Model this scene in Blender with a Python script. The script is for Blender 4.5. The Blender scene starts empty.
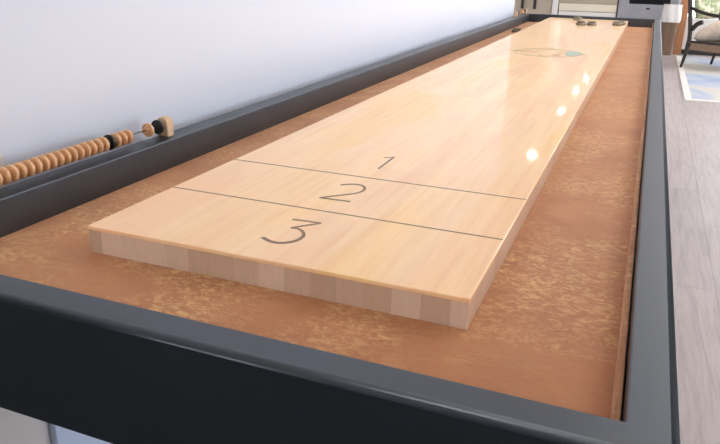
import bpy, bmesh, math, random
from mathutils import Vector, Matrix
random.seed(7)
sc = bpy.context.scene
C = sc.collection
PI = math.pi

# ------------------------------------------------------------------ helpers
def link(name, bm, mats=None, parent=None, smooth=False):
    me = bpy.data.meshes.new(name)
    bmesh.ops.recalc_face_normals(bm, faces=bm.faces)
    bm.to_mesh(me); bm.free()
    o = bpy.data.objects.new(name, me); C.objects.link(o)
    for m in (mats if isinstance(mats, (list, tuple)) else [mats]):
        if m: me.materials.append(m)
    if smooth:
        for p in me.polygons: p.use_smooth = True
    if parent: o.parent = parent
    return o

def thing(name, label, cat, loc=(0, 0, 0), rz=0, group=None):
    o = bpy.data.objects.new(name, None); C.objects.link(o)
    o.empty_display_size = .05
    o.location = loc; o.rotation_euler = (0, 0, rz)
    return tag(o, label, cat, group)

def tag(o, label, cat, group=None):
    o['label'] = label; o['category'] = cat
    if group: o['group'] = group
    return o

def struct(name, bm, m):
    o = link(name, bm, m); o['kind'] = 'structure'; return o

def box(bm, lo, hi, bev=0, seg=2, mi=0):
    vs = [bm.verts.new((x, y, z)) for x in (lo[0], hi[0]) for y in (lo[1], hi[1]) for z in (lo[2], hi[2])]
    F = [(0, 1, 3, 2), (4, 6, 7, 5), (0, 4, 5, 1), (2, 3, 7, 6), (0, 2, 6, 4), (1, 5, 7, 3)]
    fs = [bm.faces.new([vs[i] for i in f]) for f in F]
    for f in fs: f.material_index = mi
    if bev:
        es = list({e for f in fs for e in f.edges})
        r = bmesh.ops.bevel(bm, geom=es, offset=bev, segments=seg, profile=.5, affect='EDGES')
        for f in r['faces']: f.material_index = mi
    return bm

def nb(): return bmesh.new()
def bx(lo, hi, bev=0, seg=2): return box(nb(), lo, hi, bev, seg)

def lathe(bm, prof, seg=24, axis='Z', org=(0, 0, 0)):
    """prof: list of (radius, height) ; capped when radius is 0 at the ends"""
    rings = []
    def P(r, h, a):
        x, y = r*math.cos(a), r*math.sin(a)
        v = (x, y, h) if axis == 'Z' else (x, h, y)
        return (v[0]+org[0], v[1]+org[1], v[2]+org[2])
    for r, h in prof:
        if r < 1e-7: rings.append([bm.verts.new(P(0, h, 0))])
        else: rings.append([bm.verts.new(P(r, h, 2*PI*k/seg)) for k in range(seg)])
    for A, B in zip(rings, rings[1:]):
        for k in range(seg):
            k2 = (k+1) % seg
            if len(A) == 1 and len(B) == 1: continue
            if len(A) == 1: bm.faces.new((A[0], B[k], B[k2]))
            elif len(B) == 1: bm.faces.new((A[k], B[0], A[k2]))
            else: bm.faces.new((A[k], B[k], B[k2], A[k2]))
    return bm

def tube(bm, pts, rad, seg=10, closed=False):
    pts = [Vector(p) for p in pts]; n = len(pts)
    rads = rad if isinstance(rad, (list, tuple)) else [rad]*n
    rings = []; prev = None
    for i, p in enumerate(pts):
        t = (pts[(i+1) % n] - pts[i-1]) if (closed or 0 < i < n-1) else (pts[1]-pts[0] if i == 0 else pts[-1]-pts[-2])
        t.normalize()
        u = prev - t*prev.dot(t) if prev is not None else t.orthogonal()
        u.normalize(); prev = u; w = t.cross(u)
        rings.append([bm.verts.new(p + (u*math.cos(a)+w*math.sin(a))*rads[i]) for a in [2*PI*k/seg for k in range(seg)]])
    for i in range(n if closed else n-1):
        A, B = rings[i], rings[(i+1) % n]
        for k in range(seg): bm.faces.new((A[k], A[(k+1) % seg], B[(k+1) % seg], B[k]))
    if not closed:
        bm.faces.new(rings[0][::-1]); bm.faces.new(rings[-1])
    return bm

def smooth_path(pts, n=6):
    out = []
    P = [Vector((*p, 0)) if len(p) == 2 else Vector(p) for p in pts]
    for i in range(len(P)-1):
        a, b, c, d = P[max(i-1, 0)], P[i], P[i+1], P[min(i+2, len(P)-1)]
        for k in range(n):
            t = k/n
            out.append(.5*((2*b)+(c-a)*t+(2*a-5*b+4*c-d)*t*t+(3*b-a-3*c+d)*t**3))
    out.append(P[-1]); return out

def ribbon(bm, pts, w, z, h=.0004, widths=None, mi=0):
    """flat inlay stroke following 2-D points"""
    pts = [Vector((p[0], p[1], 0)) for p in pts]; L = []; R_ = []
    for i, p in enumerate(pts):
        t = pts[min(i+1, len(pts)-1)] - pts[max(i-1, 0)]; t.normalize()
        nrm = Vector((-t.y, t.x, 0)); ww = (widths[i] if widths else w)/2
        L.append(p+nrm*ww); R_.append(p-nrm*ww)
    top = [[bm.verts.new((q.x, q.y, z+h)) for q in s] for s in (L, R_)]
    bot = [[bm.verts.new((q.x, q.y, z)) for q in s] for s in (L, R_)]
    fs = []
    for i in range(len(pts)-1):
        fs.append(bm.faces.new((top[0][i], top[0][i+1], top[1][i+1], top[1][i])))
        fs.append(bm.faces.new((top[0][i], bot[0][i], bot[0][i+1], top[0][i+1])))
        fs.append(bm.faces.new((top[1][i], top[1][i+1], bot[1][i+1], bot[1][i])))
    for f in fs: f.material_index = mi
    return bm

def disc_flat(bm, pts, z, h=.0004, mi=0):
    t = [bm.verts.new((x, y, z+h)) for x, y in pts]; b = [bm.verts.new((x, y, z)) for x, y in pts]
    fs = [bm.faces.new(t)]
    for i in range(len(pts)): fs.append(bm.faces.new((t[i], t[(i+1) % len(t)], b[(i+1) % len(b)], b[i])))
    for f in fs: f.material_index = mi

def copy_tree(o, parent=None):
    c = o.copy(); C.objects.link(c)
    if parent: c.parent = parent
    for ch in [x for x in bpy.data.objects if x.parent == o]: copy_tree(ch, c)
    return c

# ------------------------------------------------------------------ materials
class N:
    def __init__(s, name):
        s.m = bpy.data.materials.new(name); s.m.use_nodes = True
        s.t = s.m.node_tree; s.b = s.t.nodes['Principled BSDF']
    def n(s, typ, **kw):
        x = s.t.nodes.new('ShaderNode'+typ)
        for k, v in kw.items():
            if k.startswith('i_'): x.inputs[k[2:].replace('_', ' ')].default_value = v
            else: setattr(x, k, v)
        return x
    def l(s, a, b): s.t.links.new(a, b)
    def coord(s, scale=(1, 1, 1), loc=(0, 0, 0), rot=(0, 0, 0)):
        tc = s.n('TexCoord'); mp = s.n('Mapping')
        mp.inputs['Scale'].default_value = scale; mp.inputs['Location'].default_value = loc; mp.inputs['Rotation'].default_value = rot
        s.l(tc.outputs['Object'], mp.inputs['Vector']); return mp.outputs[0]
    def noise(s, vec, scale, detail=4, rough=.55, dist=0):
        x = s.n('TexNoise'); x.inputs['Scale'].default_value = scale; x.inputs['Detail'].default_value = detail
        x.inputs['Roughness'].default_value = rough; x.inputs['Distortion'].default_value = dist
        if vec: s.l(vec, x.inputs['Vector'])
        return x.outputs['Fac']
    def ramp(s, fac, stops):
        r = s.n('ValToRGB'); e = r.color_ramp.elements
        while len(e) < len(stops): e.new(.5)
        for q, (p, c) in zip(e, stops): q.position = p; q.color = (*c, 1)
        s.l(fac, r.inputs[0]); return r.outputs[0]
    def mix(s, a, b, fac, mode='MIX'):
        x = s.n('Mix', data_type='RGBA', blend_type=mode)
        for sock, v in ((x.inputs[0], fac), (x.inputs[6], a), (x.inputs[7], b)):
            if hasattr(v, 'is_output'): s.l(v, sock)
            elif isinstance(v, (int, float)): sock.default_value = v
            else: sock.default_value = (*v, 1)
        return x.outputs[2]
    def math(s, op, a, b=0):
        x = s.n('Math', operation=op)
        for sock, v in ((x.inputs[0], a), (x.inputs[1], b)):
            if hasattr(v, 'is_output'): s.l(v, sock)
            else: sock.default_value = v
        return x.outputs[0]
    def bump(s, h, strength=.3, dist=.01):
        x = s.n('Bump'); x.inputs['Strength'].default_value = strength; x.inputs['Distance'].default_value = dist
        s.l(h, x.inputs['Height']); s.l(x.outputs[0], s.b.inputs['Normal'])
    def set(s, **kw):
        for k, v in kw.items():
            sock = s.b.inputs[k.replace('_', ' ')]
            if hasattr(v, 'is_output'): s.l(v, sock)
            elif isinstance(v, tuple): sock.default_value = (*v, 1)
            else: sock.default_value = v
        return s.m

def srgb(r, g, b):
    f = lambda c: ((c/255+.055)/1.055)**2.4 if c/255 > .04045 else c/255/12.92
    return (f(r), f(g), f(b))

def plain(name, col, rough=.5, var=.06, scale=12, metal=0, bump=0, **kw):
    s = N(name); v = s.coord(); f = s.noise(v, scale)
    c = s.ramp(f, [(.3, tuple(x*(1-var) for x in col)), (.7, tuple(min(1, x*(1+var)) for x in col))])
    if bump: s.bump(s.noise(v, scale*12, 3), bump, .002)
    return s.set(Base_Color=c, Roughness=rough, Metallic=metal, **kw)

def m_playfield():
    s = N('maple_playfield')
    # long staves along Y : width .046
    v = s.coord()
    br = s.n('TexBrick'); rotm = s.n('Mapping'); rotm.inputs['Rotation'].default_value = (0, 0, PI/2)
    s.l(v, rotm.inputs[0]); s.l(rotm.outputs[0], br.inputs['Vector'])
    br.inputs['Scale'].default_value = 1; br.inputs['Brick Width'].default_value = 1.15; br.inputs['Row Height'].default_value = .0462
    br.inputs['Mortar Size'].default_value = 0; br.offset = .37; br.offset_frequency = 2
    br.inputs['Color1'].default_value = (.0, .0, .0, 1); br.inputs['Color2'].default_value = (1, 1, 1, 1)
    stave = s.ramp(br.outputs['Color'], [(0, srgb(238, 212, 180)), (.5, srgb(243, 221, 190)), (1, srgb(241, 215, 176))])
    g = s.noise(s.coord((26, 1.3, 26)), 3, 6, .6, .4)
    grain = s.ramp(g, [(.3, srgb(238, 208, 172)), (.55, (1, .96, .91)), (.75, srgb(250, 230, 204))])
    c = s.mix(stave, grain, .35, 'MULTIPLY')
    cl = s.noise(s.coord((5, .9, 5), (2, .3, 0)), 1.6, 3, .5, .8)
    blot = s.ramp(cl, [(.35, srgb(252, 222, 198)), (.52, srgb(255, 238, 214)), (.68, srgb(255, 230, 176))])
    c = s.mix(c, blot, .75, 'MULTIPLY')
    hs = s.n('HueSaturation'); hs.inputs['Value'].default_value = 1.2; hs.inputs['Saturation'].default_value = 1.0
    s.l(c, hs.inputs['Color'])
    sc_ = s.noise(s.coord((40, 3, 1)), 5, 4, .6)
    return s.set(Base_Color=hs.outputs[0], Roughness=.42, Coat_Weight=.4, Coat_Roughness=.045, Coat_IOR=1.42, Specular_IOR_Level=.25)

def m_blocks(name, axis, stops, lip=None):
    """butcher-block side: glued staves of differing brown"""
    s = N(name); tc = s.n('TexCoord'); sep = s.n('SeparateXYZ'); s.l(tc.outputs['Object'], sep.inputs[0])
    x = s.math('FLOOR', s.math('ADD', s.math('MULTIPLY', sep.outputs[axis], 30.), s.math('MULTIPLY', s.noise(None, 1), 0)))
    w = s.n('TexWhiteNoise', noise_dimensions='1D'); s.l(x, w.inputs['W'])
    c = s.ramp(w.outputs['Value'], stops)
    v = s.coord((1, 1, 1)); g = s.noise(s.coord((60, 60, 9)), 4, 5, .6)
    c = s.mix(c, s.ramp(g, [(.3, (.86, .84, .82)), (.7, (1, 1, 1))]), .6, 'MULTIPLY')
    return s.set(Base_Color=c, Roughness=.55)

def m_carpet():
    s = N('crushed_brown_carpet'); v = s.coord()
    big = s.noise(v, 5.5, 4, .6, .6)
    base = s.ramp(big, [(.3, srgb(178, 108, 64)), (.5, srgb(192, 122, 74)), (.72, srgb(202, 136, 88))])
    # crushed nap: short wispy streaks inside patches
    n1 = s.noise(s.coord((1, 1.6, 1), (0, 0, 0), (0, 0, .5)), 85, 6, .76, .9)
    wisp = s.ramp(n1, [(.47, (0, 0, 0)), (.56, (.6, .6, .6)), (.68, (1, 1, 1))])
    patch = s.ramp(s.noise(s.coord((1, 1, 1), (3.1, .45, 0)), 4.2, 3, .6, .5), [(.38, (.08, .08, .08)), (.55, (1, 1, 1))])
    f = s.math('MULTIPLY', wisp, patch)
    c = s.mix(base, srgb(244, 200, 134), s.math('MULTIPLY', f, .9))
    fine = s.noise(v, 900, 2, .5)
    c = s.mix(c, s.ramp(fine, [(.3, (.8, .8, .8)), (.7, (1, 1, 1))]), .5, 'MULTIPLY')
    s.bump(s.math('ADD', s.math('MULTIPLY', n1, .7), s.math('MULTIPLY', fine, .35)), .45, .003)
    return s.set(Base_Color=c, Roughness=.62, Sheen_Weight=.55, Sheen_Roughness=.4, Sheen_Tint=srgb(255, 225, 195), Specular_IOR_Level=.5)

def m_rail():
    s = N('charcoal_satin_paint'); v = s.coord()
    c = s.ramp(s.noise(v, 9, 4), [(.3, (.006, .0075, .010)), (.7, (.009, .011, .0145))])
    s.bump(s.noise(v, 260, 2), .03, .001)
    return s.set(Base_Color=c, Roughness=.40, IOR=1.95, Specular_Tint=(.80, .90, 1.0))

def m_floor():
    s = N('greige_plank_floor'); rotm = s.coord((1, 1, 1), (0.08, .997-.35, 0), (0, 0, PI/2))
    br = s.n('TexBrick'); s.l(rotm, br.inputs['Vector'])
    br.inputs['Scale'].default_value = 1; br.inputs['Brick Width'].default_value = 1.3; br.inputs['Row Height'].default_value = .2
    br.inputs['Mortar Size'].default_value = .0022; br.inputs['Mortar Smooth'].default_value = .2; br.offset = .42
    br.inputs['Color1'].default_value = (*srgb(168, 155, 151), 1); br.inputs['Color2'].default_value = (*srgb(186, 174, 170), 1)
    br.inputs['Mortar'].default_value = (*srgb(156, 144, 140), 1)
    g = s.noise(s.coord((14, 1, 14)), 3.4, 6, .65, .7)
    c = s.mix(br.outputs['Color'], s.ramp(g, [(.25, srgb(200, 190, 186)), (.6, (1, .99, .98)), (.8, srgb(232, 226, 224))]), .7, 'MULTIPLY')
    return s.set(Base_Color=c, Roughness=.42, Specular_IOR_Level=.4)

def m_wood(name, a, b, rough=.45, stretch=(18, 18, 1.2), scale=3, **kw):
    s = N(name); g = s.noise(s.coord(stretch), scale, 5, .6, .6)
    return s.set(Base_Color=s.ramp(g, [(.3, a), (.7, b)]), Roughness=rough, **kw)

def m_emit(name, col, st):
    s = N(name); return s.set(Base_Color=col, Emission_Color=col, Emission_Strength=float(st))

M = dict(
    play=m_playfield(),
    front=m_blocks('maple_end_grain', 'X', [(0, srgb(206, 174, 148)), (.35, srgb(222, 194, 170)), (.7, srgb(228, 200, 178)), (.85, srgb(198, 166, 142)), (1, srgb(216, 186, 160))]),
    side=m_blocks('maple_side_stave', 'Y', [(0, srgb(228, 196, 166)), (1, srgb(236, 206, 178))]),
    carpet=m_carpet(), rail=m_rail(), floor=m_floor(),
    ink=plain('burnt_brown_line', srgb(146, 114, 86), .5),
    wall=plain('white_wall_paint', srgb(214, 217, 228), .55, .012, 3, bump=.02),
    darkfloor=plain('added_floor_charcoal', (.03, .03, .033), .95, .1, 40),
    blue=plain('pale_blue_tint', srgb(196, 208, 230), .6, .02, 5),
    darkwall=plain('slate_wall_paint', (.45, .45, .46), .8, .02, 3),
    trim=plain('beige_trim_paint', srgb(222, 214, 208), .5, .03, 4),
    ceil=plain('ceiling_paint', srgb(240, 240, 240), .8, .01, 3),
    bead=m_wood('turned_beech', srgb(212, 158, 108), srgb(234, 186, 138), .38, (60, 60, 60), 2, Coat_Weight=.3, Coat_Roughness=.2),
    block=m_wood('pale_beech_block', srgb(206, 170, 132), srgb(226, 194, 158), .45, (60, 60, 18), 2),
    black=plain('black_bead_lacquer', (.012, .011, .011), .3),
    wire=plain('steel_wire', (.42, .36, .26), .3, metal=1.0),
    puck=plain('brushed_steel', srgb(150, 142, 128), .33, .1, 60, metal=1.0),
    puckcap=plain('brown_puck_cap', srgb(96, 78, 58), .4),
    puckcap2=plain('grey_green_puck_cap', srgb(120, 122, 92), .4),
    teal=plain('faded_teal_ink', srgb(176, 188, 172), .5),
    olive=plain('faded_olive_ink', srgb(180, 166, 118), .5),
    rust=plain('faded_rust_ink', srgb(204, 160, 116), .5),
    steel=plain('stainless_steel', srgb(176, 176, 182), .42, .05, 5, metal=.75),
    glassblack=plain('black_oven_glass', (.008, .008, .01), .12),
    cream=plain('cream_cabinet_paint', srgb(250, 238, 214), .5, .02, 4),
    white=plain('white_cabinet_paint', srgb(248, 244, 238), .5, .02, 4),
    taupe=plain('taupe_paint_and_shade', srgb(200, 184, 164), .5, .03, 4),
    dark=plain('dark_bronze_metal', (.03, .024, .02), .45),
    brown=m_wood('walnut_brown_cabinet', srgb(112, 88, 68), srgb(134, 106, 84)),
    honey=m_wood('honey_oak_post', srgb(160, 104, 66), srgb(188, 130, 86)),
    espresso=m_wood('espresso_wood', (.02, .013, .01), (.04, .026, .02), .35),
    cushion=plain('oatmeal_fabric', srgb(238, 216, 194), .9, .1, 30, bump=.3),
    seatbase=plain('brown_seat_fabric', srgb(142, 116, 96), .9, .1, 30),
    stone=plain('white_quartz', srgb(236, 234, 232), .3, .03, 6),
    towel=plain('white_cotton', srgb(235, 228, 224), .9, .04, 30, bump=.3),
    lamp=m_emit('lamp_diffuser', (1.0, .93, .82), 80),
    panel=m_emit('fill_panel_glow', (1.0, .965, .95), 8),
    fillfront=m_emit('fill_panel_glow_bright', (1.0, .975, .96), 17),
    lampring=plain('lamp_ring_white', (.8, .8, .8), .5),
    glass=None,
)
def m_leaf():
    s = N('leaf_print_fabric'); f = s.noise(s.coord((1, 1, 1)), 11, 2, .5, 1.)
    c = s.ramp(f, [(.42, srgb(214, 204, 178)), (.5, srgb(150, 156, 112)), (.62, srgb(128, 150, 118)), (.75, srgb(222, 216, 200))])
    return s.set(Base_Color=c, Roughness=.9)
M['leaf'] = m_leaf()
def m_rug():
    s = N('washed_blue_rug'); v = s.coord()
    f = s.noise(s.coord((1, 1, 1)), 1.5, 5, .6, .8)
    c = s.ramp(f, [(.3, srgb(150, 164, 190)), (.44, srgb(184, 190, 204)), (.55, srgb(212, 206, 190)), (.68, srgb(202, 188, 184)), (.8, srgb(170, 182, 204))])
    f2 = s.noise(v, 14, 4, .7)
    c = s.mix(c, s.ramp(f2, [(.35, (.82, .84, .88)), (.65, (1, 1, 1))]), .6, 'MULTIPLY')
    return s.set(Base_Color=c, Roughness=.95)
M['rug'] = m_rug()
M['rugedge'] = plain('cream_rug_binding', srgb(228, 220, 210), .95, .05, 30)
def m_glass():
    s = N('window_glass'); return s.set(Base_Color=(1., 1., 1.), Roughness=0.0, IOR=1.45, Transmission_Weight=1.0)
M['glass'] = m_glass()

# ------------------------------------------------------------------ room
FZ, CZ = -.76, 1.72
WX = -.48
struct('floor', bx((-5, -3.5, FZ-.1), (4.2, 15.2, FZ)), M['floor'])
struct('floor_added_dark', bx((-3, -3.4, FZ), (4.1, -.28, FZ+.006)), M['darkfloor'])  # added unseen dark floor, keeps the apron's reflection dark
struct('ceiling', bx((-5, -3.5, CZ), (4.2, 15.2, CZ+.1)), M['ceil'])
struct('wall_left', bx((WX-.14, -.12, FZ), (WX, 4.285, CZ), .004), M['wall'])
struct('wall_front', bx((-3.1, -3.5, FZ), (4.2, -3.4, CZ)), M['darkwall'])
struct('wall_near_left', bx((-3.1, -3.5, FZ), (-3, -.12, CZ)), M['darkwall'])
struct('wall_partition', bx((-3.1, -.12, FZ), (WX-.14, 0.0, CZ)), M['darkwall'])
struct('wall_far_left', bx((-5.1, 4.2, FZ), (-5, 15.2, CZ)), M['wall'])
struct('pale_strip', bx((WX, -.12, FZ), (WX+.006, .078, .050), .002), M['trim'])  # thin pale strip added at the near end of the wall
tag(link('added_blue_slab', bx((WX+.0005, .0785, FZ+.001), (WX+.02, 1.3, -.30), .002), M['blue']), 'thin pale blue slab added on the white wall under the table', 'panel')  # added slab, tints the wall below the table pale blue
struct('baseboard_left', bx((WX, 1.32, FZ), (WX+.014, 4.285, FZ+.1), .003), M['white'])

def window_wall(name, axis, pos, a0, a1, openings, th=.12):
    """wall with rectangular openings; axis 'X' = wall at x=pos running in y, 'Y' = wall at y=pos running in x"""
    bm = nb()
    def seg(u0, u1, z0, z1):
        if u1-u0 < 1e-4 or z1-z0 < 1e-4: return
        if axis == 'X': box(bm, (pos, u0, z0), (pos+th, u1, z1))
        else: box(bm, (u0, pos, z0), (u1, pos+th, z1))
    u = a0
    for (o0, o1, z0, z1) in openings:
        seg(u, o0, FZ, CZ); seg(o0, o1, FZ, z0); seg(o0, o1, z1, CZ); u = o1
    seg(u, a1, FZ, CZ)
    struct(name, bm, M['wall'])
wn = [0]
def window(axis, pos, o0, o1, z0, z1, th=.12, bars=1):
    wn[0] += 1; bm = nb(); f = .05
    def b(u0, u1, a, c):
        if axis == 'X': box(bm, (pos+.03, u0, a), (pos+.09, u1, c))
        else: box(bm, (u0, pos+.03, a), (u1, pos+.09, c))
    b(o0, o1, z0, z0+f); b(o0, o1, z1-f, z1); b(o0, o0+f, z0, z1); b(o1-f, o1, z0, z1)
    for k in range(1, bars+1):
        u = o0+(o1-o0)*k/(bars+1); b(u-f/2, u+f/2, z0, z1)
    struct('window_%d' % wn[0], bm, M['white'])
    a = bpy.data.lights.new('daylight', 'AREA'); a.shape = 'RECTANGLE'
    L = bpy.data.objects.new('daylight', a); C.objects.link(L)
    if axis == 'X':
        a.size, a.size_y = z1-z0, o1-o0
        L.location = (pos+.02, (o0+o1)/2, (z0+z1)/2); L.rotation_euler = (0, PI/2, 0)
    else:
        a.size, a.size_y = o1-o0, z1-z0
        L.location = ((o0+o1)/2, pos+.02, (z0+z1)/2); L.rotation_euler = (-PI/2, 0, 0)
    a.energy = (o1-o0)*(z1-z0)*SUN*(1.15 if o0 < 4 and axis == 'X' else .75); a.color = (.86, .93, 1.0)
SUN = 9
RW = [(1.0, 3.6, -.5, 1.35), (4.4, 7.2, -.5, 1.35), (8.2, 11.2, -.66, 1.4)]
window_wall('wall_right', 'X', 4.1, -3.5, 15.2, RW)
for o in RW: window('X', 4.1, *o)
BW = [(-2.15, -1.35, -.66, 1.35), (.9, 3.9, -.6, 1.4)]
window_wall('wall_back', 'Y', 15.0, -5, 4.2, BW)
for o in BW: window('Y', 15.0, *o, bars=0 if o[0] < -1 else 2)

# ------------------------------------------------------------------ shuffleboard table
W, L, ZR, TH = .508, 4.4028, .0155, .0374
XI, XO, YFI, YFO = .4118, .4500, -.1769, -.2141
XL = .3982; XLO = .4420
YBI, YBO = 4.43, 4.467
AP = -.1231
T = thing('shuffleboard_table', 'long shuffleboard table with charcoal rails, brown carpeted gutter and maple board beside the white wall', 'shuffleboard table', (0, .0, FZ))
dz = -FZ
def tp(bm, name, m, parent=T, smooth=False):
    """table part modelled in world coordinates, moved under the table's empty"""
    bmesh.ops.translate(bm, verts=bm.verts, vec=(0, 0, dz))
    return link(name, bm, m, parent, smooth)

# rail profile: (fraction of width from the outside, z)
r = .007
prof = [(0, AP)]
for k in range(7):
    a = PI - k*PI/2/6
    prof.append(((r+r*math.cos(a)), ZR-r+r*math.sin(a)))
prof += [('in', .0015), ]
def rail(side):
    bm = nb()
    ow = {'front': YFI-YFO, 'end': YBO-YBI, 'left': XLO-XL, 'right': XO-XI}
    def corner(c, o, z, last=None):
        sx, sy = c
        wx = ow['left'] if sx < 0 else ow['right']; wy = ow['front'] if sy < 0 else ow['end']
        fx, fy = (o, o) if o is not None else (None, None)
        if o == 'in': dx, dy = wx, wy
        elif isinstance(o, tuple): dx, dy = wx-o[0], wy-o[0]
        else: dx, dy = o, o
        x = -XLO+dx if sx < 0 else XO-dx
        y = YFO+dy if sy < 0 else YBO-dy
        return (x, y, z)
    P = [(0.0, AP)] + [(r+r*math.cos(PI-k*PI/2/6), ZR-r+r*math.sin(PI-k*PI/2/6)) for k in range(7)]
    P += [((.002,), ZR), ((.0006,), ZR-.0006), ('in', ZR-.002), ('in', -.05), ('in', AP)]
    ends = {'front': ((-1, -1), (1, -1)), 'end': ((1, 1), (-1, 1)), 'left': ((-1, 1), (-1, -1)), 'right': ((1, -1), (1, 1))}[side]
    A = [bm.verts.new(corner(ends[0], o, z)) for o, z in P]; B = [bm.verts.new(corner(ends[1], o, z)) for o, z in P]
    for i in range(len(P)):
        j = (i+1) % len(P); f = bm.faces.new((A[i], A[j], B[j], B[i])); f.smooth = 1 <= i < 7
    bm.faces.new(A[::-1]); bm.faces.new(B)
    name = {'front': 'end_rail', 'end': 'end_rail', 'left': 'side_rail', 'right': 'side_rail'}[side]
    return tp(bm, name, M['rail'])
for s_ in ('front', 'end', 'left', 'right'): rail(s_)
g = tp(bx((-XL+.0002, YFI+.0002, -TH-.012), (XI-.0002, YBI-.0002, -TH)), 'gutter_carpet', M['carpet'])
# carpeted strip standing against the right rail
lin = tp(bx((XI-.0078, YFI+.0004, -TH), (XI-.0016, YBI-.002, -.006), .0015), 'gutter_lining', M['carpet'])
lin['label'] = 'brown carpeted strip along the inner face of the right rail'
tp(bx((-XLO+.03, YFO+.03, AP+.01), (XO-.03, YBO-.03, -TH-.0125)), 'underside_panel', M['rail'])
for sx in (-1, 1):
    for y0 in (YFO+.012, YBO-.092):
        bm = nb(); x0 = -XLO+.01 if sx < 0 else XO-.09
        box(bm, (x0, y0, FZ), (x0+.08, y0+.08, AP-.0003), .004)
        for v in bm.verts:
            if v.co.z < FZ+.01:
                v.co.x += (x0+.04-v.co.x)*.3; v.co.y += (y0+.04-v.co.y)*.3
        tp(bm, 'leg', M['rail'])

# playfield: top, front block face, side staves
bm = nb(); LIP = .0055
box(bm, (-W/2, 0, -LIP), (W/2, L, 0), .0014, 2)
pf = tp(bm, 'playfield', M['play'])
bm = nb(); box(bm, (-W/2+.001, .0012, -TH+.0002), (W/2-.001, L-.0012, -LIP))
for f in bm.faces:
    n = f.normal if f.normal.length else f.calc_center_median()
bm.normal_update()
for f in bm.faces: f.material_index = 1 if abs(f.normal.x) > .5 else 0
core = link('board_core', bm, [M['front'], M['side']], pf)
core.location = (0, 0, dz)
core['label'] = 'laminated wood block edge of the board'
ZI = .00005
def inlay(name, bm, m, label=None):
    o = link(name, bm, m, pf); o.location = (0, 0, dz)
    if label: o['label'] = label
    return o
for y in (.1816, .3572):
    inlay('score_line', ribbon(nb(), [(-W/2+.0015, y), (W/2-.0015, y)], .0026, ZI, .0003), M['ink'])
for y in (L-.1816, L-.3572):
    inlay('score_line', ribbon(nb(), [(-W/2+.0015, y), (W/2-.0015, y)], .0026, ZI, .0003), M['olive'])
N3a = [(-0.0234, .1336), (-.0029, .1352), (.0176, .1363)]
N3b = [(.0176, .1363), (.0026, .1195), (-.0104, .1038)]
N3c = [(-.0104, .1038), (-.0007, .1050), (.0083, .0995), (.0153, .09), (.0175, .0803), (.0164, .0693), (.0112, .06), (.001, .0524), (-.0121, .052), (-.0274, .0593)]
bm = nb(); w = .0048
ribbon(bm, N3a, w*.8, ZI); ribbon(bm, N3b, w*.8, ZI+.00003)
sp = smooth_path(N3c, 5); ribbon(bm, sp, w, ZI+.00006, widths=[w*(.65+.5*min(1, i/len(sp)*1.6)) for i in range(len(sp))])
inlay('numeral', bm, M['ink'], 'burnt brown numeral 3')
N2 = smooth_path([(-.0262, .3026), (-.0117, .3141), (.0024, .3155), (.0125, .3069), (.0164, .2939), (.0147, .2819), (.0098, .2719)], 5)
bm = nb(); ribbon(bm, N2, w*.85, ZI, widths=[w*(.95-.2*i/len(N2)) for i in range(len(N2))])
ribbon(bm, [(.0098, .2719), (-.0292, .2319)], w*.8, ZI+.00003); ribbon(bm, [(-.0292, .2319), (.0189, .235)], w*.85, ZI+.00006)
inlay('numeral', bm, M['ink'], 'burnt brown numeral 2')
bm = nb(); ribbon(bm, [(-.0214, .4842), (-.0057, .495)], w*.5, ZI); ribbon(bm, [(-.0057, .497), (-.0045, .4114)], w*.8, ZI+.00003)
inlay('numeral', bm, M['ink'], 'burnt brown numeral 1')
# round emblem down the board
bm = nb(); cx, cy = .02, 2.29
ring = [(cx+.128*math.cos(a), cy+.15*math.sin(a)) for a in [2*PI*k/48 for k in range(49)]]
ribbon(bm, ring, .006, ZI, mi=0)
ring2 = [(cx+.105*math.cos(a), cy+.122*math.sin(a)) for a in [2*PI*k/48 for k in range(49)]]
ribbon(bm, ring2, .0035, ZI, mi=0)
star = []
for k in range(8):
    a = PI + k*PI/4; rr = .155 if k % 2 == 0 else .045
    star.append((cx+rr*math.cos(a), cy+rr*1.05*math.sin(a)))
ribbon(bm, star+[star[0]], .006, ZI+.0001, mi=0)
blob = [(cx+.098+.032*math.cos(a)*(1+.15*math.sin(3*a)), cy+.012+.085*math.sin(a)) for a in [2*PI*k/30 for k in range(30)]]
disc_flat(bm, blob, ZI+.0002, mi=1)
disc_flat(bm, [(cx+.04+.018*math.cos(a), cy-.06+.03*math.sin(a)) for a in [2*PI*k/16 for k in range(16)]], ZI+.0003, mi=2)
inlay('emblem', bm, [M['olive'], M['teal'], M['rust']], 'faded round olive and teal emblem printed on the board')

# ------------------------------------------------------------------ bead scorers
WZ = .0358
def bead_bm(rad=.0122, w=.0118):
    h = w/2
    pr = [(.0022, -h), (rad*.42, -h), (rad*.42, -h*.48), (rad*.84, -h*.48), (rad*.96, -h*.38), (rad, -h*.3), (rad, h*.3), (rad*.96, h*.38), (rad*.84, h*.48), (rad*.42, h*.48), (rad*.42, h), (.0022, h), (.0022, -h)]
    return lathe(nb(), pr, 24, 'Y')
def spacer_bm(): pass
def block_bm(wx=.025, wy=.020, z0=0, z1=.035):
    bm = nb(); rr = wx/2; pts = [(-rr, z0), (rr, z0)]
    for k in range(11):
        a = k*PI/10; pts.append((rr*math.cos(a), z1-rr+rr*math.sin(a)))
    A = [bm.verts.new((x, -wy/2, z)) for x, z in pts]; B = [bm.verts.new((x, wy/2, z)) for x, z in pts]
    bm.faces.new(A); bm.faces.new(B[::-1])
    for i in range(len(pts)): j = (i+1) % len(pts); bm.faces.new((A[i], A[j], B[j], B[i]))
    bmesh.ops.bevel(bm, geom=[e for e in bm.edges if abs(e.verts[0].co.y-e.verts[1].co.y) < 1e-6], offset=.0015, segments=2, affect='EDGES')
    return bm
beadA = None
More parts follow.
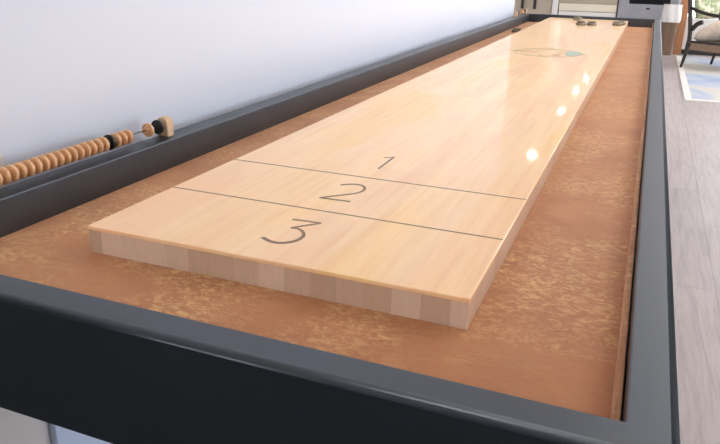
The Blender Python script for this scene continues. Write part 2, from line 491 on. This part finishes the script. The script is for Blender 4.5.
def scorer(label, y0, y1, beads, x=-.427):
    t = thing('bead_scorer', label, 'scorer', (x, y0, ZR+.0003), 0, 'bead scorers on the left rail')
    for y in (0, y1-y0):
        o = link('end_block', block_bm(), M['block'], t, False); o.location.y = y
    wz = WZ-ZR
    link('wire', tube(nb(), [(0, 0, wz), (0, y1-y0, wz)], .0013, 8), M['wire'], t, True)
    me = None
    for (y, black) in beads:
        key = 'b' if black else 'n'
        if key not in scorer.mesh:
            o = link('bead', bead_bm(.0132 if black else .0125, .0105 if black else .0138), M['black'] if black else M['bead'], t, False)
            for p in o.data.polygons: p.use_smooth = abs(p.normal.y) < .8
            scorer.mesh[key] = o
        else:
            o = scorer.mesh[key].copy(); C.objects.link(o); o.parent = t
        o.location = (0, y-y0, wz-.0006); o.rotation_euler = (0, random.uniform(0, 6), 0)
        if black: o['label'] = 'black bead'
    return t
scorer.mesh = {}
bl = []
y = .2325
for k in range(17): bl.append((y, False)); y -= .0143
bl += [(.2475, True), (.2625, False), (.2775, False), (.2925, False), (.349, False), (.376, True)]
bl = [b for b in bl if b[0] > .012]
scorer('wooden bead scorer on the left rail near the front, most beads pushed together', .0, .398, bl)
scorer('small distant bead scorer on the left rail by the far end', 4.06, 4.42,
       [(4.09, True), (4.115, True)]+[(4.27+.0135*k, False) for k in range(4)]+[(4.36, True), (4.373, True), (4.39, False)])

# ------------------------------------------------------------------ pucks
def puck(x, y, z, cap, label):
    t = thing('shuffleboard_puck', label, 'puck', (x, y, z), 0, 'shuffleboard pucks at the far end')
    link('metal_base', lathe(nb(), [(0, 0), (.026, 0), (.029, .003), (.029, .013), (.025, .016), (.0, .016)], 28), M['puck'], t)
    link('cap', lathe(nb(), [(0, .0161), (.022, .0161), (.024, .019), (.021, .0225), (.014, .0215), (0, .0212)], 28), cap, t, True)
    return t
puck(-.055, 4.24, .0003, M['puckcap2'], 'olive capped puck farthest back on the board against the end rail')
puck(.004, 3.83, .0003, M['puckcap'], 'brown capped puck, left one of the touching pair near the far end')
puck(.065, 3.85, .0003, M['puckcap'], 'brown capped puck, right one of the touching pair near the far end')
puck(.205, 3.94, .0003, M['puckcap2'], 'puck at the far right edge of the board, nearer of two')
puck(.224, 4.01, .0003, M['puckcap2'], 'puck at the far right edge of the board, just behind another')
puck(-.326, 3.55, -TH+.0003, M['puckcap'], 'dark puck lying in the left gutter at the far end')

# ------------------------------------------------------------------ kitchen beyond
KY = 10.2
def part(name, lo, hi, m, parent, bev=.003):
    """part in world coordinates under a thing at parent.location (unrotated)"""
    o = link(name, bx(lo, hi, bev), m, parent); o.location = -parent.location; return o
t = thing('drawer_cabinet', 'cream kitchen drawer cabinet beyond the far end of the table, left of the oven', 'cabinet', (-.48, KY+.3, FZ))
part('body', (-.88, KY+.02, FZ+.08), (-.072, KY+.6, .16), M['taupe'], t)
part('toe_kick', (-.87, KY+.08, FZ), (-.08, KY+.55, FZ+.079), M['dark'], t)
for (a, b, m) in [(-.66, -.45, 'white'), (-.44, -.282, 'white'), (-.272, -.172, 'cream'), (-.160, -.01, 'taupe'), (.0, .15, 'taupe')]:  # taupe upper fronts: their shade is put into the colour
    part('drawer', (-.87, KY, a), (-.08, KY+.019, b), M[m], t)
t = thing('end_panel', 'tall bright white panel at the left end of the cream drawers', 'panel', (-.93, KY+.3, FZ))
part('panel', (-.968, KY-.02, FZ), (-.886, KY+.6, 1.2), M['white'], t)
t = thing('pantry_cabinet', 'tall beige pantry cabinet with long dark handles beyond the far end of the table', 'cabinet', (-1.34, KY+.3, FZ))
part('body', (-1.75, KY+.02, FZ), (-.972, KY+.6, 1.45), M['taupe'], t)
part('door', (-1.74, KY, FZ+.08), (-1.355, KY+.019, 1.44), M['taupe'], t)
part('door', (-1.345, KY, FZ+.08), (-.98, KY+.019, 1.44), M['taupe'], t)
for x in (-1.40, -1.22):
    part('handle', (x-.019, KY-.03, -.27), (x+.019, KY-.001, .45), M['dark'], t)
t = thing('kitchen_range', 'stainless steel oven with a black glass window beyond the far end of the table', 'oven', (.33, KY+.3, FZ))
part('body', (-.060, KY, FZ+.06), (.72, KY+.6, .12), M['steel'], t)
part('toe_base', (-.05, KY+.05, FZ), (.71, KY+.55, FZ+.059), M['dark'], t)
part('oven_door', (-.052, KY-.035, -.46), (.712, KY-.001, .03), M['steel'], t, .006)
part('oven_window', (.078, KY-.040, -.142), (.608, KY-.0352, -.03), M['glassblack'], t, .001)
part('storage_drawer', (-.052, KY-.035, -.69), (.712, KY-.001, -.47), M['steel'], t, .006)
part('control_panel', (-.052, KY-.03, .04), (.712, KY-.001, .115), M['glassblack'], t, .004)
part('cooktop', (-.062, KY-.03, .1205), (.722, KY+.6, .135), M['glassblack'], t)
bm = tube(nb(), [(.02, KY-.036, .0), (.02, KY-.07, .0), (.64, KY-.07, .0), (.64, KY-.036, .0)], .009); o = link('handle', bm, M['steel'], t, True); o.location = -t.location
bm = nb(); disc = [(.336+.028*math.cos(a), -.200+.013*math.sin(a)) for a in [2*PI*k/20 for k in range(20)]]
A = [bm.verts.new((x, KY-.0352, z)) for x, z in disc]; B = [bm.verts.new((x, KY-.038, z)) for x, z in disc]
bm.faces.new(B)
for i in range(20): bm.faces.new((A[i], A[(i+1) % 20], B[(i+1) % 20], B[i]))
o = link('emblem', bm, M['dark'], t); o.location = -t.location
# waste bin with a white liner
t = thing('waste_bin', 'brown waste bin with a white liner bag standing in front of the oven', 'waste bin', (.640, 9.74, FZ))
def rrect(w, d, z, wob=0, ph=0, n=48):
    out = []
    for k in range(n):
        a = 2*PI*k/n; c, s_ = math.cos(a), math.sin(a); q = (abs(c)**4+abs(s_)**4)**-.25
        rr_ = 1+wob*math.sin(7*a+ph)+wob*.6*math.sin(13*a+2*ph)
        out.append((w*c*q*rr_, d*s_*q*rr_, z*1.05))
    return out
def loft(rings, cap0=True, cap1=False):
    bm = nb(); R_ = [[bm.verts.new(p) for p in r_] for r_ in rings]
    for A, B in zip(R_, R_[1:]):
        for k in range(len(A)): bm.faces.new((A[k], A[(k+1) % len(A)], B[(k+1) % len(A)], B[k]))
    if cap0: bm.faces.new(R_[0][::-1])
    if cap1: bm.faces.new(R_[-1])
    return bm
link('bin_body', loft([rrect(.078, .066, .0005), rrect(.085, .074, .14), rrect(.103, .09, .40), rrect(.105, .092, .43), rrect(.100, .087, .43), rrect(.07, .06, .012)], True, True), M['brown'], t, False)
link('liner_bag', loft([rrect(.112, .099, .405, .03, 0), rrect(.118, .104, .44, .05, .6), rrect(.113, .10, .52, .06, 1.4), rrect(.104, .092, .585, .07, 2.), rrect(.108, .095, .615, .09, 2.6), rrect(.098, .085, .60, .06, 2.6), rrect(.094, .08, .44, .02, 1), rrect(.066, .055, .03)], False, True), M['towel'], t, True)
# post, low wall
struct('trim_2', bx((.735, 9.87, FZ), (.838, 9.97, CZ), .004), M['honey'])
struct('wall_low', bx((.762, 9.99, FZ), (4.1, 10.11, -.30), .003), M['trim'])
struct('baseboard_low', bx((.842, 9.95, FZ), (4.1, 9.989, FZ+.06)), M['dark'])

# ------------------------------------------------------------------ rug
ang = math.atan2(.322, .294)*0+.0
def quad_slab(bm, pts, z0, z1, mi=0):
    a = [bm.verts.new((x, y, z0)) for x, y in pts]; b = [bm.verts.new((x, y, z1)) for x, y in pts]
    fs = [bm.faces.new(b), bm.faces.new(a[::-1])]+[bm.faces.new((a[i], a[(i+1) % 4], b[(i+1) % 4], b[i])) for i in range(4)]
    for f in fs: f.material_index = mi
R = thing('area_rug', 'washed blue and cream area rug with a pale border under the armchair', 'rug', (2.0, 7.9, FZ), 0.0)
rot = Matrix.Rotation(.0, 4, 'Z')
bm = nb(); quad_slab(bm, [(-1.215+.05, -1.80+.05), (1.2, -1.6), (1.25, 1.75), (-1.215+.05, 1.75)], .0005, .009)
link('pile', bm, M['rug'], R)
bm = nb()
for q in ([(-1.225, -1.82), (1.25, -1.67), (1.2, -1.6), (-1.165, -1.75)], [(-1.225, -1.82), (-1.165, -1.75), (-1.165, 1.70), (-1.225, 1.75)]):
    quad_slab(bm, q, .0004, .0095)
link('border', bm, M['rugedge'], R)

# ------------------------------------------------------------------ armchair (local +Y = forward)
cx, cy = .84+.173+.81*.24, 8.35+.245-.58*.24
A = thing('armchair', 'dark wood open armchair with oatmeal seat and leaf print back on the rug', 'armchair', (cx, cy, FZ+.0125), math.atan2(-.58, .81)-PI/2)
hw, hd = .30, .24
def leg(x, y, sx, sy, zt=.30):
    return link('leg', tube(nb(), [(x+sx, y+sy, .0), (x+sx*.4, y+sy*.4, .14), (x, y, zt)], [.014, .020, .027], 8), M['espresso'], A, True)
for sx in (-1, 1):
    leg(sx*hw, -hd, sx*.0, -.045); leg(sx*hw, hd, 0, .03)
    bm = tube(nb(), smooth_path([(sx*hw, -hd, .25), (sx*hw, -hd-.01, .42), (sx*(hw+.0), -hd-.06, .66), (sx*(hw-.02), -hd-.12, .92)], 4), .024, 8)
    link('back_post', bm, M['espresso'], A, True)
    bm = tube(nb(), smooth_path([(sx*hw, -hd-.05, .665), (sx*(hw+.02), -hd+.10, .625), (sx*(hw+.03), .05, .60), (sx*(hw+.02), hd+.02, .60)], 5), .020, 8)
    link('arm', bm, M['espresso'], A, True)
    bm = tube(nb(), smooth_path([(sx*hw, hd-.02, .26), (sx*(hw+.02), hd-.09, .42), (sx*(hw+.02), hd-.02, .60)], 4), .026, 8)
    link('arm_support', bm, M['espresso'], A, True)
    bm = tube(nb(), smooth_path([(sx*hw, -hd+.01, .43), (sx*hw, -hd+.06, .49), (sx*hw, -hd+.12, .52)], 4), .027, 8)
    link('bracket', bm, M['espresso'], A, True)
link('top_rail', tube(nb(), smooth_path([(-hw+.02, -hd-.12, .92), (0, -hd-.15, .96), (hw-.02, -hd-.12, .92)], 6), .024, 8), M['espresso'], A, True)
link('seat_frame', bx((-hw, -hd, .288), (hw, hd, .308), .004), M['espresso'], A)
link('seat_base', bx((-hw+.004, -hd+.004, .205), (hw-.004, hd-.004, .2875), .006, 3), M['seatbase'], A)
def cushion(sx, sy, sz, n=12):
    bm = nb(); top = []; bot = []
    for sgn, L_ in ((1, top), (-1, bot)):
        for i in range(n+1):
            row = []
            for j in range(n+1):
                u, v = 2*i/n-1, 2*j/n-1
                hgt = sz*(1-abs(u)**3.2)**.5*(1-abs(v)**3.2)**.5
                row.append(bm.verts.new((u*sx*(1-.05*abs(v)**2), v*sy*(1-.05*abs(u)**2), sgn*hgt)))
            L_.append(row)
    for L_ in (top, bot):
        for i in range(n):
            for j in range(n): bm.faces.new((L_[i][j], L_[i+1][j], L_[i+1][j+1], L_[i][j+1]))
    bmesh.ops.remove_doubles(bm, verts=bm.verts, dist=1e-5)
    return bm
o = link('seat_cushion', cushion(.24, .20, .085), M['cushion'], A, True); o.location = (.03, -.07, .425); o.rotation_euler = (.55, 0, 0)
o = link('back_cushion', cushion(.24, .20, .05), M['leaf'], A, True); o.location = (.06, -hd-.015, .74); o.rotation_euler = (PI/2+.18, 0, 0)

# ------------------------------------------------------------------ ceiling downlights and added fill panels
lampmesh = None
for i, (x, y) in enumerate([(-.64, 7.26), (-.65, 10.06), (-.63, 12.01), (-.60, 13.75)]):
    lab = ['nearest', 'second', 'third', 'farthest'][i]
    if i == 0:
        t = thing('recessed_downlight', '', 'ceiling light', (x, y, CZ), 0, 'ceiling downlights')
        link('ring', lathe(nb(), [(.055, 0), (.08, 0), (.08, -.006), (.055, -.006), (.055, 0)], 32), M['lampring'], t)
        link('diffuser', lathe(nb(), [(0, -.0005), (.054, -.0005), (.054, -.004), (0, -.004)], 32), M['lamp'], t)
        first = t
    else:
        t = copy_tree(first); t.location = (x, y, CZ)
    t['label'] = 'round recessed ceiling downlight reflected on the board'

for x, y in ((1.0, -2.7), (-1.0, -2.7), (1.35, 1.6), (1.35, 4.6), (1.35, 7.8)):  # added unseen fill panels that brighten the table and the kitchen
    t = thing('fill_panel', 'added square fill light panel under the white ceiling', 'ceiling light', (x, y, CZ), 0, 'added fill panels')
    link('frame', bx((-.42, -.42, -.02), (.42, .42, -.0005), .004), M['lampring'], t)
    link('diffuser', bx((-.39, -.39, -.026), (.39, .39, -.0203)), M['panel' if y > 0 else 'fillfront'], t)

# ------------------------------------------------------------------ world, camera
wd = bpy.data.worlds.new('World'); sc.world = wd; wd.use_nodes = True
bg = wd.node_tree.nodes['Background']
tc = wd.node_tree.nodes.new('ShaderNodeTexCoord'); sp_ = wd.node_tree.nodes.new('ShaderNodeSeparateXYZ'); rp = wd.node_tree.nodes.new('ShaderNodeValToRGB')
wd.node_tree.links.new(tc.outputs['Generated'], sp_.inputs[0]); wd.node_tree.links.new(sp_.outputs['Z'], rp.inputs[0]); wd.node_tree.links.new(rp.outputs[0], bg.inputs[0])
rp.color_ramp.elements[0].color = (1, .98, .95, 1); rp.color_ramp.elements[1].color = (.34, .41, .50, 1)
mr = wd.node_tree.nodes.new('ShaderNodeMapRange'); mr.inputs['From Min'].default_value = -.06; mr.inputs['From Max'].default_value = .06
wd.node_tree.links.new(sp_.outputs['Z'], mr.inputs['Value']); wd.node_tree.links.new(mr.outputs[0], rp.inputs[0])
bg.inputs[1].default_value = 5.0

yaw, pitch, roll, F = 0.3777599890760081, 0.36035519059815374, 0.021957685378335257, 690.1268392366975
f = Vector((-math.sin(yaw)*math.cos(pitch), math.cos(yaw)*math.cos(pitch), -math.sin(pitch)))
r0 = Vector((math.cos(yaw), math.sin(yaw), 0)); u0 = r0.cross(f)
rr = r0*math.cos(roll)+u0*math.sin(roll); uu = -r0*math.sin(roll)+u0*math.cos(roll)
cd = bpy.data.cameras.new('camera'); cam = bpy.data.objects.new('camera', cd); C.objects.link(cam)
mw = Matrix((rr, uu, -f)).transposed().to_4x4(); mw.translation = Vector((0.3840676623614863, -0.6457102026766205, 0.32788192040903075))
cam.matrix_world = mw
cd.sensor_width = 36; cd.lens = F/720*36; cd.clip_start = .01; cd.clip_end = 100
cd.dof.use_dof = False
sc.camera = cam

vs = sc.view_settings
vs.view_transform = 'Standard'; vs.look = 'None'; vs.gamma = 1; vs.use_curve_mapping = False
vs.exposure = 0.1
sc.cycles.use_denoising = True
sc.cycles.max_bounces = 8; sc.cycles.diffuse_bounces = 5; sc.cycles.glossy_bounces = 4
sc.cycles.sample_clamp_indirect = 6
